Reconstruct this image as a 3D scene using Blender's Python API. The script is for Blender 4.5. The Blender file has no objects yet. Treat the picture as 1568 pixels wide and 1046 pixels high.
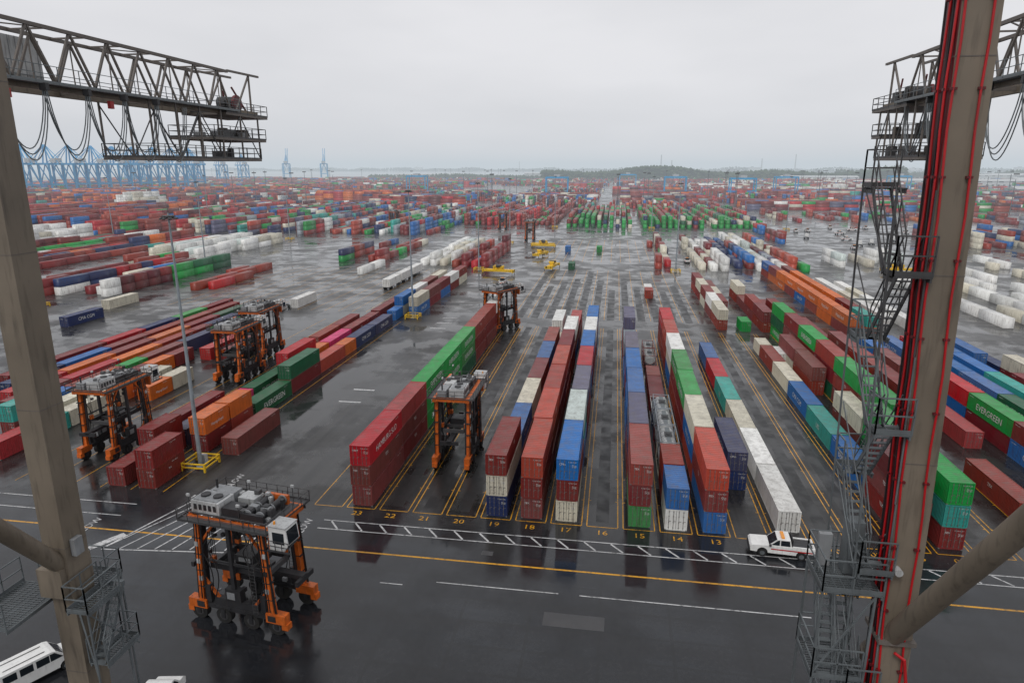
import bpy, math, random
import numpy as np
from mathutils import Vector, Matrix
R=random.Random(7)
sc=bpy.context.scene
COL=sc.collection
# ---------------------------------------------------------------- materials
def nmat(name):
    m=bpy.data.materials.new(name); m.use_nodes=True
    nt=m.node_tree; b=nt.nodes["Principled BSDF"]
    return m,nt,b
def N(nt,t,**k):
    n=nt.nodes.new(t)
    for a,v in k.items(): setattr(n,a,v)
    return n
def L(nt,a,b): nt.links.new(a,b)
def mixc(nt,fac,a,b,mode='MIX'):
    n=nt.nodes.new('ShaderNodeMix'); n.data_type='RGBA'; n.blend_type=mode
    for i,v in ((0,fac),(6,a),(7,b)):
        if hasattr(v,'is_output'): nt.links.new(v,n.inputs[i])
        elif i==0: n.inputs[0].default_value=v
        else: n.inputs[i].default_value=(v[0],v[1],v[2],1)
    return n.outputs[2]
def maprange(nt,v,a,b,c,d):
    n=nt.nodes.new('ShaderNodeMapRange'); nt.links.new(v,n.inputs[0])
    for i,x in enumerate((a,b,c,d)): n.inputs[i+1].default_value=x
    return n.outputs[0]
def noise(nt,vec,scale,detail=4,rough=.55):
    n=nt.nodes.new('ShaderNodeTexNoise'); n.inputs['Scale'].default_value=scale
    n.inputs['Detail'].default_value=detail; n.inputs['Roughness'].default_value=rough
    if vec is not None: nt.links.new(vec,n.inputs['Vector'])
    return n.outputs[0]
def mapping(nt,vec,s):
    n=nt.nodes.new('ShaderNodeMapping'); n.inputs['Scale'].default_value=s; nt.links.new(vec,n.inputs[0]); return n.outputs[0]
def math2(nt,op,a,b):
    n=nt.nodes.new('ShaderNodeMath'); n.operation=op
    for i,v in ((0,a),(1,b)):
        if hasattr(v,'is_output'): nt.links.new(v,n.inputs[i])
        else: n.inputs[i].default_value=v
    return n.outputs[0]
def simple(name,col,rough=.5,metal=0,var=.25,scale=.8,dirt=(.06,.05,.04),dirtamt=.35):
    m,nt,b=nmat(name)
    tc=N(nt,'ShaderNodeTexCoord').outputs['Object']
    n1=noise(nt,tc,scale,5)
    n2=noise(nt,mapping(nt,tc,(3,3,.35)),1.7,4)
    c=mixc(nt,maprange(nt,n1,.3,.7,0,1),[x*(1-var) for x in col],[min(1,x*(1+var*.4)) for x in col])
    c=mixc(nt,maprange(nt,n2,.52,.8,0,dirtamt),c,dirt)
    L(nt,c,b.inputs['Base Color']); b.inputs['Metallic'].default_value=metal
    L(nt,maprange(nt,n1,.3,.7,rough*.8,min(1,rough*1.2)),b.inputs['Roughness'])
    return m
M={}
M['orange']=simple('orange_paint',(.62,.13,.015),.45,var=.35,scale=1.5,dirtamt=.9)
M['dark']=simple('dark_steel',(.025,.025,.028),.5)
M['tyre']=simple('tyre_rubber',(.015,.015,.015),.75)
M['grey']=simple('grey_machinery_paint',(.28,.29,.30),.5,dirtamt=.6)
M['lgrey']=simple('light_grey_paint',(.50,.51,.51),.45,dirtamt=.7)
M['white']=simple('white_paint',(.8,.8,.78),.4,var=.1,dirtamt=.25)
M['taupe']=simple('taupe_crane_paint',(.20,.165,.125),.55,scale=.35,dirtamt=.75)
M['taupe2']=simple('brown_crane_steel',(.15,.13,.115),.6,dirtamt=.6)
M['darkred']=simple('dark_red_primer',(.12,.01,.014),.45,dirtamt=.6)
M['redhose']=simple('red_cable_sheath',(.5,.01,.015),.35,dirtamt=.3)
M['galv']=simple('galvanised_steel',(.17,.19,.20),.5,.3)
M['mastg']=simple('mast_galvanising',(.30,.34,.37),.5,.2)
M['galvd']=simple('weathered_steel',(.085,.085,.088),.55,.3)
M['yellow']=simple('yellow_paint',(.8,.5,.02),.45)
M['blue']=simple('blue_crane_paint',(.03,.36,.68),.5)
M['red']=simple('red_paint',(.5,.02,.02),.4)
M['black']=simple('black_rubber',(.015,.015,.017),.5)
M['roof']=simple('warehouse_cladding',(.6,.62,.63),.6)
m,nt,b=nmat('dark_glass'); b.inputs['Base Color'].default_value=(.015,.02,.025,1); b.inputs['Roughness'].default_value=.06; M['glass']=m
m,nt,b=nmat('amber_lens'); b.inputs['Base Color'].default_value=(.8,.3,.02,1); b.inputs['Roughness'].default_value=.15; M['amber']=m
m,nt,b=nmat('red_lens'); b.inputs['Base Color'].default_value=(.5,.01,.01,1); b.inputs['Roughness'].default_value=.2; M['lens']=m
def contpaint(name,useattr):
    m,nt,b=nmat(name)
    pos=N(nt,'ShaderNodeNewGeometry').outputs['Position']
    if useattr:
        src=N(nt,'ShaderNodeAttribute'); src.attribute_name='Col'; col=src.outputs['Color']; rnd=None
    else:
        oi=N(nt,'ShaderNodeObjectInfo'); col=oi.outputs['Color']; rnd=oi.outputs['Random']
        col=mixc(nt,maprange(nt,rnd,.55,1,0,.22),col,(.24,.20,.18))
    n1=noise(nt,pos,.55,5)
    c=mixc(nt,maprange(nt,n1,.35,.75,0,.22),col,(.09,.075,.065))
    n2=noise(nt,mapping(nt,pos,(2.6,2.6,.3)),1.5,5)
    st=maprange(nt,n2,.52,.70,0,.55)
    if rnd is not None: st=math2(nt,'MULTIPLY',st,maprange(nt,rnd,0,1,.35,1.0))
    c=mixc(nt,st,c,(.07,.03,.018))
    n3=noise(nt,pos,3.1,6,.7)
    c=mixc(nt,maprange(nt,n3,.61,.70,0,.65),c,(.06,.026,.016))
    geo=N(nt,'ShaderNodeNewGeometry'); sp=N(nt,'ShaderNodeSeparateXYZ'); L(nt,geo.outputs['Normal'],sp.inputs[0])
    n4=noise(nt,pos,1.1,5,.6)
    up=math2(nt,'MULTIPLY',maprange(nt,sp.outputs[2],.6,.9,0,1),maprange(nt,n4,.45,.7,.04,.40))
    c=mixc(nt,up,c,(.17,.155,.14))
    L(nt,c,b.inputs['Base Color'])
    L(nt,maprange(nt,n1,.3,.7,.3,.6),b.inputs['Roughness'])
    return m
M['cont']=contpaint('container_paint',False)
M['contfar']=contpaint('container_paint_far',True)
M['mark']=simple('white_lettering',(.72,.72,.70),.5,var=.1,dirtamt=.35)
M['rod']=simple('lock_rod_steel',(.2,.19,.18),.5,.2)
def roadpaint(name,col):
    m,nt,b=nmat(name)
    pos=N(nt,'ShaderNodeNewGeometry').outputs['Position']
    n=noise(nt,pos,2.2,7,.75)
    n2=noise(nt,pos,.25,3,.5)
    c=mixc(nt,maprange(nt,n,.50,.64,0,.9),col,(.035,.035,.037))
    c=mixc(nt,maprange(nt,n2,.4,.7,0,.4),c,(.04,.04,.042))
    L(nt,c,b.inputs['Base Color']); b.inputs['Roughness'].default_value=.4
    return m
M['pwhite']=roadpaint('white_road_paint',(.62,.62,.62))
M['pyellow']=roadpaint('yellow_road_paint',(.74,.35,.008))
# ground
m,nt,b=nmat('wet_asphalt'); M['ground']=m
pos=N(nt,'ShaderNodeNewGeometry').outputs['Position']
sep=N(nt,'ShaderNodeSeparateXYZ'); L(nt,pos,sep.inputs[0])
big=noise(nt,pos,.022,5,.6)
med=noise(nt,pos,.11,6,.62)
fine=noise(nt,pos,2.5,5,.7)
streak=noise(nt,mapping(nt,pos,(.7,.018,1)),1.0,5,.65)
xstreak=noise(nt,mapping(nt,pos,(.010,.26,1)),1.0,5,.65)
qstreak=noise(nt,mapping(nt,pos,(.03,.5,1)),1.0,5,.65)
fy=maprange(nt,sep.outputs[1],64,70,0,1)
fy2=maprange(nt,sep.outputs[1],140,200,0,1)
c_quay=mixc(nt,maprange(nt,med,.36,.64,0,1),(.004,.005,.007),(.026,.030,.037))  # paler bluish patches put the puddles' sky reflection into the base colour
c_quay=mixc(nt,maprange(nt,qstreak,.40,.65,0,.6),c_quay,(.011,.011,.013))
c_yard=mixc(nt,maprange(nt,streak,.38,.64,0,1),(.010,.0095,.0095),(.042,.040,.038))
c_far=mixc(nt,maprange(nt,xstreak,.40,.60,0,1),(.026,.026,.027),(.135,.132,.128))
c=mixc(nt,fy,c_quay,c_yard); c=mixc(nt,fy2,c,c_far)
c=mixc(nt,maprange(nt,big,.42,.60,0,.6),c,(.015,.015,.017))
c=mixc(nt,maprange(nt,fine,.44,.74,0,.18),c,(.07,.068,.065))
bt=N(nt,'ShaderNodeTexBrick'); bt.offset=0; bt.inputs['Scale'].default_value=.08; bt.inputs['Mortar Size'].default_value=.012; L(nt,pos,bt.inputs['Vector'])
c=mixc(nt,math2(nt,'MULTIPLY',bt.outputs['Fac'],.35),c,(.010,.010,.010))
fw=maprange(nt,sep.outputs[1],1500,2200,0,.9)
c=mixc(nt,fw,c,(.07,.085,.05))
L(nt,c,b.inputs['Base Color'])
wm=math2(nt,'MINIMUM',math2(nt,'ADD',maprange(nt,med,.46,.58,0,.8),maprange(nt,big,.45,.58,0,.5)),1.0)
dryr=mixc(nt,fy,(.26,.26,.26),(.46,.46,.46))
rr=mixc(nt,wm,dryr,(.06,.06,.06)); L(nt,rr,b.inputs['Roughness'])
bp=N(nt,'ShaderNodeBump'); bp.inputs['Strength'].default_value=.25; bp.inputs['Distance'].default_value=.02
L(nt,math2(nt,'MULTIPLY',fine,math2(nt,'SUBTRACT',1.0,wm)),bp.inputs['Height']); L(nt,bp.outputs[0],b.inputs['Normal'])
m,nt,b=nmat('river_water'); b.inputs['Base Color'].default_value=(.12,.14,.14,1); b.inputs['Roughness'].default_value=.12; M['water']=m
m,nt,b=nmat('tree_foliage'); M['foliage']=m
pos=N(nt,'ShaderNodeNewGeometry').outputs['Position']
L(nt,mixc(nt,maprange(nt,noise(nt,pos,.03,4),.35,.65,0,1),(.014,.035,.010),(.045,.075,.02)),b.inputs['Base Color']); b.inputs['Roughness'].default_value=.8

# ---------------------------------------------------------------- builder
class B:
    def __init__(s): s.v=[];s.f=[];s.m=[];s.slots=[];s.smooth=[]
    def slot(s,k):
        if k not in s.slots: s.slots.append(k)
        return s.slots.index(k)
    def add(s,vs,fs,k,sm=False):
        o=len(s.v); s.v+= [tuple(v) for v in vs]; i=s.slot(k)
        for f in fs: s.f.append(tuple(o+q for q in f)); s.m.append(i); s.smooth.append(sm)
    def box(s,x0,x1,y0,y1,z0,z1,k):
        s.add([(x0,y0,z0),(x1,y0,z0),(x1,y1,z0),(x0,y1,z0),(x0,y0,z1),(x1,y0,z1),(x1,y1,z1),(x0,y1,z1)],
          [(3,2,1,0),(4,5,6,7),(0,1,5,4),(1,2,6,5),(2,3,7,6),(3,0,4,7)],k)
    def beam(s,p,q,w,h,k,w2=None,h2=None):
        p=Vector(p);q=Vector(q);d=(q-p)
        if d.length<1e-6:return
        d.normalize(); up=Vector((0,0,1)) if abs(d.z)<.95 else Vector((0,1,0))
        a=d.cross(up).normalized(); c=a.cross(d).normalized()
        w2=w if w2 is None else w2; h2=h if h2 is None else h2
        vs=[]
        for P,W,Hh in ((p,w,h),(q,w2,h2)):
            for sx,sy in ((-1,-1),(1,-1),(1,1),(-1,1)): vs.append(P+a*(sx*W/2)+c*(sy*Hh/2))
        s.add(vs,[(3,2,1,0),(4,5,6,7),(0,1,5,4),(1,2,6,5),(2,3,7,6),(3,0,4,7)],k)
    def cyl(s,p,q,r,k,n=10,r2=None):
        p=Vector(p);q=Vector(q);d=(q-p)
        if d.length<1e-6:return
        d.normalize(); up=Vector((0,0,1)) if abs(d.z)<.95 else Vector((0,1,0))
        a=d.cross(up).normalized(); c=a.cross(d).normalized(); r2=r if r2 is None else r2
        vs=[]
        for P,rr in ((p,r),(q,r2)):
            for i in range(n):
                t=2*math.pi*i/n; vs.append(P+a*(math.cos(t)*rr)+c*(math.sin(t)*rr))
        s.add(vs,[(i,(i+1)%n,n+(i+1)%n,n+i) for i in range(n)],k,True)
        s.add(vs[:n],[tuple(reversed(range(n)))],k); s.add(vs[n:],[tuple(range(n))],k)
    def path(s,pts,r,k,n=5):
        for a,b_ in zip(pts[:-1],pts[1:]): s.cyl(a,b_,r,k,n)
    def prof(s,pts,y0,y1,k,ins=0):
        n=len(pts); vs=[(x,y0,z) for x,z in pts]+[(x,y1,z) for x,z in pts]
        s.add(vs,[tuple(range(n)),tuple(reversed(range(n,2*n)))]+[(i,n+i,n+(i+1)%n,(i+1)%n) for i in range(n)],k)
    def rail(s,p,q,k='galv',h=1.1,sp=1.2,r=.025):
        p=Vector(p);q=Vector(q);n=max(1,round((q-p).length/sp)); z=Vector((0,0,1))
        for i in range(n+1):
            a=p.lerp(q,i/n); s.beam(a,a+z*h,r*2,r*2,k)
        for hh in (h,h*.52): s.beam(p+z*hh,q+z*hh,r*2,r*2,k)
        s.beam(p+z*.08,q+z*.08,.02,.14,k)
    def mesh(s,name):
        me=bpy.data.meshes.new(name); me.from_pydata(s.v,[],s.f)
        for k in s.slots: me.materials.append(M[k])
        me.polygons.foreach_set('material_index',s.m); me.polygons.foreach_set('use_smooth',s.smooth); me.update()
        return me
def obj(name,me,loc=(0,0,0),rz=0,parent=None,color=None,scale=None):
    o=bpy.data.objects.new(name,me); o.location=loc; o.rotation_euler=(0,0,rz); COL.objects.link(o)
    if parent: o.parent=parent
    if color: o.color=(color[0],color[1],color[2],1)
    if scale: o.scale=scale
    return o
def textgeo(body,size=1,align='LEFT'):
    cu=bpy.data.curves.new('t','FONT'); cu.body=body; cu.size=size; cu.align_x=align; cu.resolution_u=2
    o=bpy.data.objects.new('t',cu); COL.objects.link(o)
    me=o.to_mesh(); vs=[tuple(v.co) for v in me.vertices]; fs=[tuple(p.vertices) for p in me.polygons]
    o.to_mesh_clear(); bpy.data.objects.remove(o); bpy.data.curves.remove(cu)
    return vs,fs
# ---------------------------------------------------------------- containers
W=2.44; HC=2.59
def corr(b,axis,fixed,sgn,a0,a1,z0,z1,pitch,depth,k):
    n=int((a1-a0)/pitch); p=(a1-a0)/n; pts=[]
    for i in range(n):
        s0=a0+i*p
        pts+=[(s0,0),(s0+p*.35,0),(s0+p*.5,depth),(s0+p*.85,depth)]
    pts.append((a1,0)); vs=[]
    for a,d in pts:
        c=fixed-sgn*d
        for z in (z0,z1): vs.append((c,a,z) if axis=='x' else (a,c,z))
    fs=[(2*i,2*i+2,2*i+3,2*i+1) if (sgn>0)==(axis=='x') else (2*i+1,2*i+3,2*i+2,2*i) for i in range(len(pts)-1)]
    b.add(vs,fs,k)
def contmesh(Ln,logo=None,reefer=False,Hh=HC,idt='TGHU 482915'):
    b=B(); w=W/2
    for sx in (-1,1):
        for y in (0,Ln-.14):
            b.box(min(sx*w,sx*(w-.13)),max(sx*w,sx*(w-.13)),y,y+.14,.12,Hh-.12,'cont')
            for z in (0,Hh-.12):
                b.box(min(sx*(w+.004),sx*(w-.17)),max(sx*(w+.004),sx*(w-.17)),y-(.004 if y==0 else 0),y+.17,z,z+.12,'rod' if z==0 else 'cont')
        b.box(min(sx*w,sx*(w-.07)),max(sx*w,sx*(w-.07)),.14,Ln-.14,.02,.17,'cont')
        b.box(min(sx*w,sx*(w-.07)),max(sx*w,sx*(w-.07)),.14,Ln-.14,Hh-.11,Hh-.02,'cont')
        if reefer: corr(b,'x',sx*(w-.012),sx,.14,Ln-.14,.17,Hh-.11,.45,.018,'cont')
        else: corr(b,'x',sx*(w-.015),sx,.14,Ln-.14,.17,Hh-.11,.28,.05,'cont')
    for y in (0,Ln-.12):
        b.box(-w+.14,w-.14,y+.01,y+.11,.02,.17,'cont'); b.box(-w+.14,w-.14,y+.01,y+.11,Hh-.14,Hh-.02,'cont')
    n=int((Ln-.2)/.52); p=(Ln-.2)/n; vs=[];dz=.0 if reefer else .03
    for i in range(n):
        y=.1+i*p
        for yy,d in ((y,0),(y+p*.3,0),(y+p*.45,dz),(y+p*.85,dz)):
            vs+=[(-w+.06,yy,Hh-.035-d),(w-.06,yy,Hh-.035-d)]
    vs+=[(-w+.06,Ln-.1,Hh-.035),(w-.06,Ln-.1,Hh-.035)]
    b.add(vs,[(2*i,2*i+1,2*i+3,2*i+2) for i in range(len(vs)//2-1)],'cont')
    b.add([(-w+.05,.05,.06),(w-.05,.05,.06),(w-.05,Ln-.05,.06),(-w+.05,Ln-.05,.06)],[(3,2,1,0)],'cont')
    if not reefer: corr(b,'y',Ln-.03,1,-w+.13,w-.13,.17,Hh-.14,.28,.045,'cont')
    else:
        b.box(-w+.13,w-.13,Ln-.1,Ln-.05,.17,Hh-.14,'cont'); b.box(-w+.3,w-.3,Ln-.05,Ln-.03,.3,1.2,'rod'); b.box(-.5,.5,Ln-.05,Ln-.028,1.4,2.2,'black')
    b.box(-.014,.014,.04,.06,.18,Hh-.15,'black')
    for sx in (-1,1):
        x0,x1=(-w+.14,-.015) if sx<0 else (.015,w-.14)
        b.box(x0,x1,.055,.09,.18,Hh-.15,'cont')
        if not reefer:
            for i in range(5):
                z=.34+i*(Hh-.8)/4.2; b.box(x0+.08,x1-.08,.035,.055,z,z+.2,'cont')
        for fx in (.25,.72):
            x=x0+(x1-x0)*fx; b.cyl((x,.012,.12),(x,.012,Hh-.1),.024,'rod',6)
            for z in (.3,.95,1.7,Hh-.35): b.box(x-.06,x+.06,.0,.036,z,z+.07,'rod')
            b.box(x-.02,x+.26,-.012,.01,1.12,1.16,'rod')
        xo=-w+.12 if sx<0 else w-.18
        for z in (.3,.95,1.6,2.15): b.box(xo,xo+.06,-.008,.06,z,z+.12,'cont')
    vs,fs=textgeo(idt,.17); b.add([(x+.1,.028 if not reefer else .05,z+Hh-.42) for x,z,_ in vs],fs,'mark')
    vs,fs=textgeo("45G1\nMGW 32500 KG\nTARE 3880 KG\nNET 28620 KG",.1); b.add([(x+.52,.028 if not reefer else .05,z+Hh-.72) for x,z,_ in vs],fs,'mark')
    if logo and Ln>7:
        vs,fs=textgeo(logo[0][:3],.34,'CENTER'); b.add([(x-.55,.028,z+Hh-.75) for x,z,_ in vs],fs,'mark')
    for side in (-1,1):
        vs,fs=textgeo(idt,.2)
        if side<0: b.add([(-w-.001,Ln-.4-x,z+Hh-.42) for x,z,_ in vs],fs,'mark')
        else: b.add([(w+.001,Ln-2.6+x,z+Hh-.42) for x,z,_ in vs],fs,'mark')
        if logo:
            t,sz,z0=logo; vs,fs=textgeo(t,sz); mx=max(v[0] for v in vs)
            o=(Ln-mx)/2
            if side<0: b.add([(-w-.001,Ln-o-x,z+z0) for x,z,_ in vs],fs,'mark')
            else: b.add([(w+.001,o+x,z+z0) for x,z,_ in vs],fs,'mark')
    return b.mesh('container')
MESH={}
def cm(L40,style):
    key=(L40,style)
    if key not in MESH:
        Ln=12.19 if L40 else 6.06; s=1 if L40 else .5
        lg={'p':None,'ever':("EVERGREEN",1.35*s,.75),'cma':("CMA CGM",1.2*s,.9),'hl':("Hapag-Lloyd",1.2*s,.9),'one':("UES",1.0*s,1.0),'tex':("TEX",.6*s,1.5),'bm':("BERMUDA",1.2*s,.9),'hs':("HAMBURG SUD",1.1*s,.9),'reef':None,'reefl':("SEALINE",1.0*s,1.0)}[style]
        MESH[key]=contmesh(Ln,lg,style.startswith('reef'),idt={'p':'TCNU 713504','ever':'EGHU 905512'}.get(style,'TGHU 482915'))
    return MESH[key]
C={'R':(.47,.008,.016),'D':(.21,.013,.014),'B':(.29,.032,.018),'O':(.66,.14,.014),'S':(.44,.055,.028),'U':(.004,.135,.43),'N':(.008,.026,.11),
   'G':(.002,.31,.05),'E':(.003,.10,.04),'T':(.03,.34,.29),'W':(.82,.82,.79),'C':(.66,.62,.50),'Y':(.30,.34,.38),'P':(.10,.10,.18),'K':(.6,.03,.15),'L':(.06,.36,.6),'M':(.11,.007,.012),'H':(.60,.68,.65)}
STY={'G':['ever','ever','p'],'E':['p','ever'],'U':['p','bm','cma'],'N':['cma','p'],'O':['hl','hl','p'],'R':['hs','p','p'],'D':['p','tex','p','p'],'B':['tex','p'],'W':['reef','reefl','p'],'S':['p','one','tex'],'C':['p','p','one'],'T':['one','p'],'M':['p'],'P':['p','bm'],'K':['p','one'],'Y':['reef','p']}
def jit(c,a=.12):
    f=1+R.uniform(-a,a); return tuple(max(0,min(1,x*f+R.uniform(-.003,.005))) for x in c)
def put(x,y,z,code,L40=True,style=None,rz=0):
    st=style or R.choice(STY.get(code,['p']))
    obj('shipping_container',cm(L40,st),(x+R.uniform(-.07,.07),y+R.uniform(-.08,.08),z),rz+R.uniform(-.004,.004),None,jit(C[code]))
def row(x,y0,stacks,pitch=12.5,L40=True):
    y=y0
    for s in stacks:
        if s=='' : y+=pitch; continue
        short=s.startswith('s')
        if short: s=s[1:]
        for i,c in enumerate(s): put(x,y,i*(HC+.01),c,L40 and not short)
        y+= 6.3 if short else pitch
def lane(n): return -12.4+(19-n)*4.1
row(lane(23),68.5,['DDR','DDR','GGG','GGG','EGG','DDB','DDB','DDW'],12.2)
row(lane(19),68.5,['NCD','DU','BC','DD','DU','DB','sC','UW'],12.4)
row(lane(18),68.5,['DDS','DBS','DDB','SBS','BDD','UDW','sDB','BR'],12.4)
row(lane(17),68.5,['CDU','UTH','DDP','UUR','DDU','BCW','UDU'],12.4)
row(lane(15),68.5,['GDB','DNP','UUU','DDU','UNP','DY','DPP'],12.4)
row(lane(14),68.5,['sWU','sDB'],12.4)
row(lane(14),106,['D','sB'],12.4)
row(lane(13),68.5,['UDS','SUC','DDG','BDG','UCW','DBS','BDR'],12.4)
row(lane(12),79.5,['NN'],12.4)
row(lane(11),70.0,['W','W','C','T','R','U'],12.4)
# right block
row(lane(8)+.3,69,['DDM','U','T','U','C','B','sC'],12.5)
row(lane(7),69,['DTG','EGG','DC','','BD','CD'],12.5)
row(39.9,81,['','DBG','DBG','EDB','DDG','BDD','GEG'],12.1)
row(44.3,100,['DDD','DGB','TDD','ND','DD'],12.3)
row(48,76,['B','','R','DD','DC'],12.3)
row(52.5,98,['R','','ND','DU'],12.3)
row(35.5,137,['sW'])
for x,ss in ((57.5,['UD','DG','UR','NT','DU']),(61.6,['GD','UE','RU','UU','DR']),(65.7,['DG','NU','GT','BU','CU']),(70,['CW','DW','BD','','NU']),(75,['C','U','','DC','N'])):
    row(x,84,ss,12.4)
# left near block
row(-52.6,79.6,['D'])
for y,s,l in ((68.6,'DD',0),(79.9,'DO',0),(86.2,'BO',0),(93,'E',1),(105.4,'DE',1),(117.8,'S',1),(130.2,'O',0),(136.5,'N',1)):
    for i,c in enumerate(s): put(-57.5,y,i*2.6,c,bool(l))
put(-57.5,149,0,'N')
for y,s,l in ((68.6,'D',0),(75.0,'DD',0),(81.5,'N',1),(94,'K',0),(100.5,'E',1),(113,'DR',1),(125.4,'O',0),(132,'K',1),(144.6,'D',1),(157,'D',0)):
    for i,c in enumerate(s): put(-61.8,y,i*2.6,c,bool(l))
row(-66,86,['D','','','','B','D'],12.4)
row(-80,98,['sO','sC','','D'],12.4)
row(-84.5,73,['sR','sT','C','sO','sC','','R'],12.4)
row(-88.8,80,['sDT','C','D','sO','sD','','D'],12.4)
row(-93,84,['U','B','sG','D','N','G'],12.4)
row(-97.2,88,['D','R','O','B','sD','N'],12.4)
row(-101.4,92,['R','O','D','O','D','E'],12.4)
row(-105.6,96,['N','U','D','B','B','D'],12.4)
row(-110,100,['D','D','R','N','G','D'],12.4)
row(-138,145,['N']) 
put(-143.5,166,0,'C'); put(-91,176,0,'W')
# middle rows
row(-62.3,165,['D','D','D','sW'],12.4)
row(-57.8,165,['sU','CU','NW','DD','UC'],12.4)
row(-53.6,171,['UC','DD','UD','DW','CD'],12.4)
for i in range(3): put(-74,207+i*13.5,1.1,'W',True,'reef')
row(27.5,167,['BC','DW','CD','DC','BD'],12.3)
row(31.5,192,['D','C','D'],12.3); put(33,166,0,'G',False)
row(38,166,['BD','DB','D','BC'],12.3); row(42.5,166,['sW','DD','D'],12.3)
row(57,164,['DO','OO','BO','UO','DO','OO','OD','BU'],12.3)
row(61.3,164,['OT','OD','DO','OO','UO','BO','DD'],12.3)
row(70,178,['W','W','C','W','W'],12.3); row(74.5,172,['W','W','W','C','W'],12.3)
row(11.3,206,['sB','sW'],12)
put(-16.5,262,0,'E',False) ; put(-7,320,0,'G',False); put(-22,319,0,'U',False); put(24,318,0,'N',False)
def tank(): 
    b=B(); Ln=6.06;w=W/2
    for sx in (-1,1):
        for y in (.06,Ln-.06):
            b.beam((sx*(w-.06),y,0),(sx*(w-.06),y,2.59),.12,.12,'cont')
        for z in (.08,2.52): b.beam((sx*(w-.06),.12,z),(sx*(w-.06),Ln-.12,z),.09,.09,'cont')
    for y in (.06,Ln-.06):
        for z in (.08,2.52): b.beam((-w+.12,y,z),(w-.12,y,z),.09,.09,'cont')
        b.beam((-w+.1,y,.1),(w-.1,y,1.2),.06,.06,'cont'); b.beam((w-.1,y,.1),(-w+.1,y,1.2),.06,.06,'cont')
    b.cyl((0,.35,1.3),(0,Ln-.35,1.3),1.08,'lgrey',28); b.cyl((0,.12,1.3),(0,.35,1.3),.8,'lgrey',28,1.08); b.cyl((0,Ln-.35,1.3),(0,Ln-.12,1.3),1.08,'lgrey',28,.8)
    b.cyl((0,3,2.35),(0,3,2.55),.3,'dark',14); b.box(-.3,.3,.4,5.6,2.4,2.44,'galv'); b.box(-.5,.5,2.2,3.8,2.47,2.5,'dark')
    for y in (1.5,3,4.5): b.cyl((0,y-.04,1.3),(0,y+.04,1.3),1.1,'galv',28)
    return b.mesh('tank')
tk=tank()
for y,c in ((81.3,'C'),(87.7,'D'),(94.1,'N'),(100.5,'W'),(131.5,'D'),(137.8,'D')): 
    obj('tank_container',tk,(lane(14),y,0),0,None,C[c])
for y in (81.3,87.7,94.1): obj('tank_container',tk,(lane(14),y,2.6),0,None,C['Y'])
obj('tank_container',tk,(lane(19),149.5,0),0,None,C['D'])

# ---------------------------------------------------------------- distant stacks (merged)
cv=np.array([(0,0,0),(1,0,0),(1,1,0),(0,1,0),(0,0,1),(1,0,1),(1,1,1),(0,1,1)],float)
cf=np.array([(4,5,6,7),(0,1,5,4),(1,2,6,5),(2,3,7,6),(3,0,4,7)])
boxes=[]
PAL={'mix':'DDDBBBRRSSUUNNGGTWCCPYMM','left':'DDDDRRBBOUNNTGWCEBDM','white':'WWWCHWCW','whitered':'WWCDWBDC','green':'GGGGGEBBDDDRNSGE','far':'DDDDBBBBRRSUUNNGCOWYMMMP','or':'OOODRBRUNDDBM','red':'DDBBRBMSDBUG','blue':'UUNNUDCB'}
def fill(x0,x1,y0,y1,dens,mh,pal,pitch=4.1,skip=0,tidy=False):
    P=PAL[pal]; x=x0
    while x<x1:
        if skip and R.random()<skip: x+=pitch; continue
        y=y0+(0 if tidy else R.choice((0,0,3,6))); h=R.randint(max(1,mh-1),mh) if tidy else R.randint(1,mh); c=R.choice(P); Ln=12.19
        lanegap=(not tidy) and R.random()<.08
        while y<y1-6:
            if R.random()<.3: h=max(2 if tidy else 1,min(mh,h+R.choice((-1,1))))
            if R.random()<.08: Ln=6.06
            elif R.random()<.5: Ln=12.19
            if R.random()<dens and not lanegap:
                for i in range(h):
                    if R.random()<.55: c=R.choice(P)
                    if tidy and y<y0+1: c=R.choice('GGGGEDNGC')
                    boxes.append((x+R.uniform(-.08,.08)-1.22,y,i*2.6,2.44,Ln,2.55,*jit(C[c],.2)))
            y+=Ln+.35
        x+=pitch
def fillx(x0,x1,y0,y1,dens,mh,pal):
    P=PAL[pal]; y=y0
    while y<y1:
        for k in range(5):
            x=x0; h=max(2,mh-R.randint(0,1)); c=R.choice(P)
            while x<x1-12:
                if R.random()<.4: h=max(1,min(mh,h+R.choice((-1,1))))
                if R.random()<dens:
                    for i in range(h):
                        if R.random()<.6: c=R.choice(P)
                        boxes.append((x,y,i*2.6,12.19,2.44,2.55,*jit(C[c],.2)))
                x+=12.6
            y+=2.75
        y+=14
fill(-78,-64,262,330,.95,2,'white'); fill(-64,-50,262,330,.9,3,'red')
fill(-95,-91,232,262,.9,1,'white',4.1); fill(-116,-98,270,350,.9,2,'mix',4.1,.15)
fill(-173,-108,385,600,.95,3,'mix'); fill(-104,-42,462,640,.95,3,'red',4.1,.05)
fill(-31,12,452,600,.99,3,'green',4.1,0,True); fill(20,58,454,604,.99,3,'green',4.1,0,True); fill(66,96,460,610,.99,3,'green',4.1,0,True)
fill(-203,-156,180,250,.85,2,'left',4.1,.35); fill(-141,-128,194,242,.8,1,'red',4.4)
fill(-205,-178,257,342,.95,2,'white',4.3,.1)
fill(-300,-218,200,345,.9,2,'left',4.3,.35); fill(-270,-180,375,460,.9,3,'mix',4.3,.2)
fill(-420,-300,300,345,.9,3,'white',4.3,.1); fill(-420,-285,356,450,.9,4,'red',4.3,.1)
fill(-500,-350,460,560,.95,4,'or',3.2,.05); fill(-500,-455,600,640,1,6,'white',2.6)
fill(-700,-400,330,440,.95,4,'left',3.2,.1)
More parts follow.
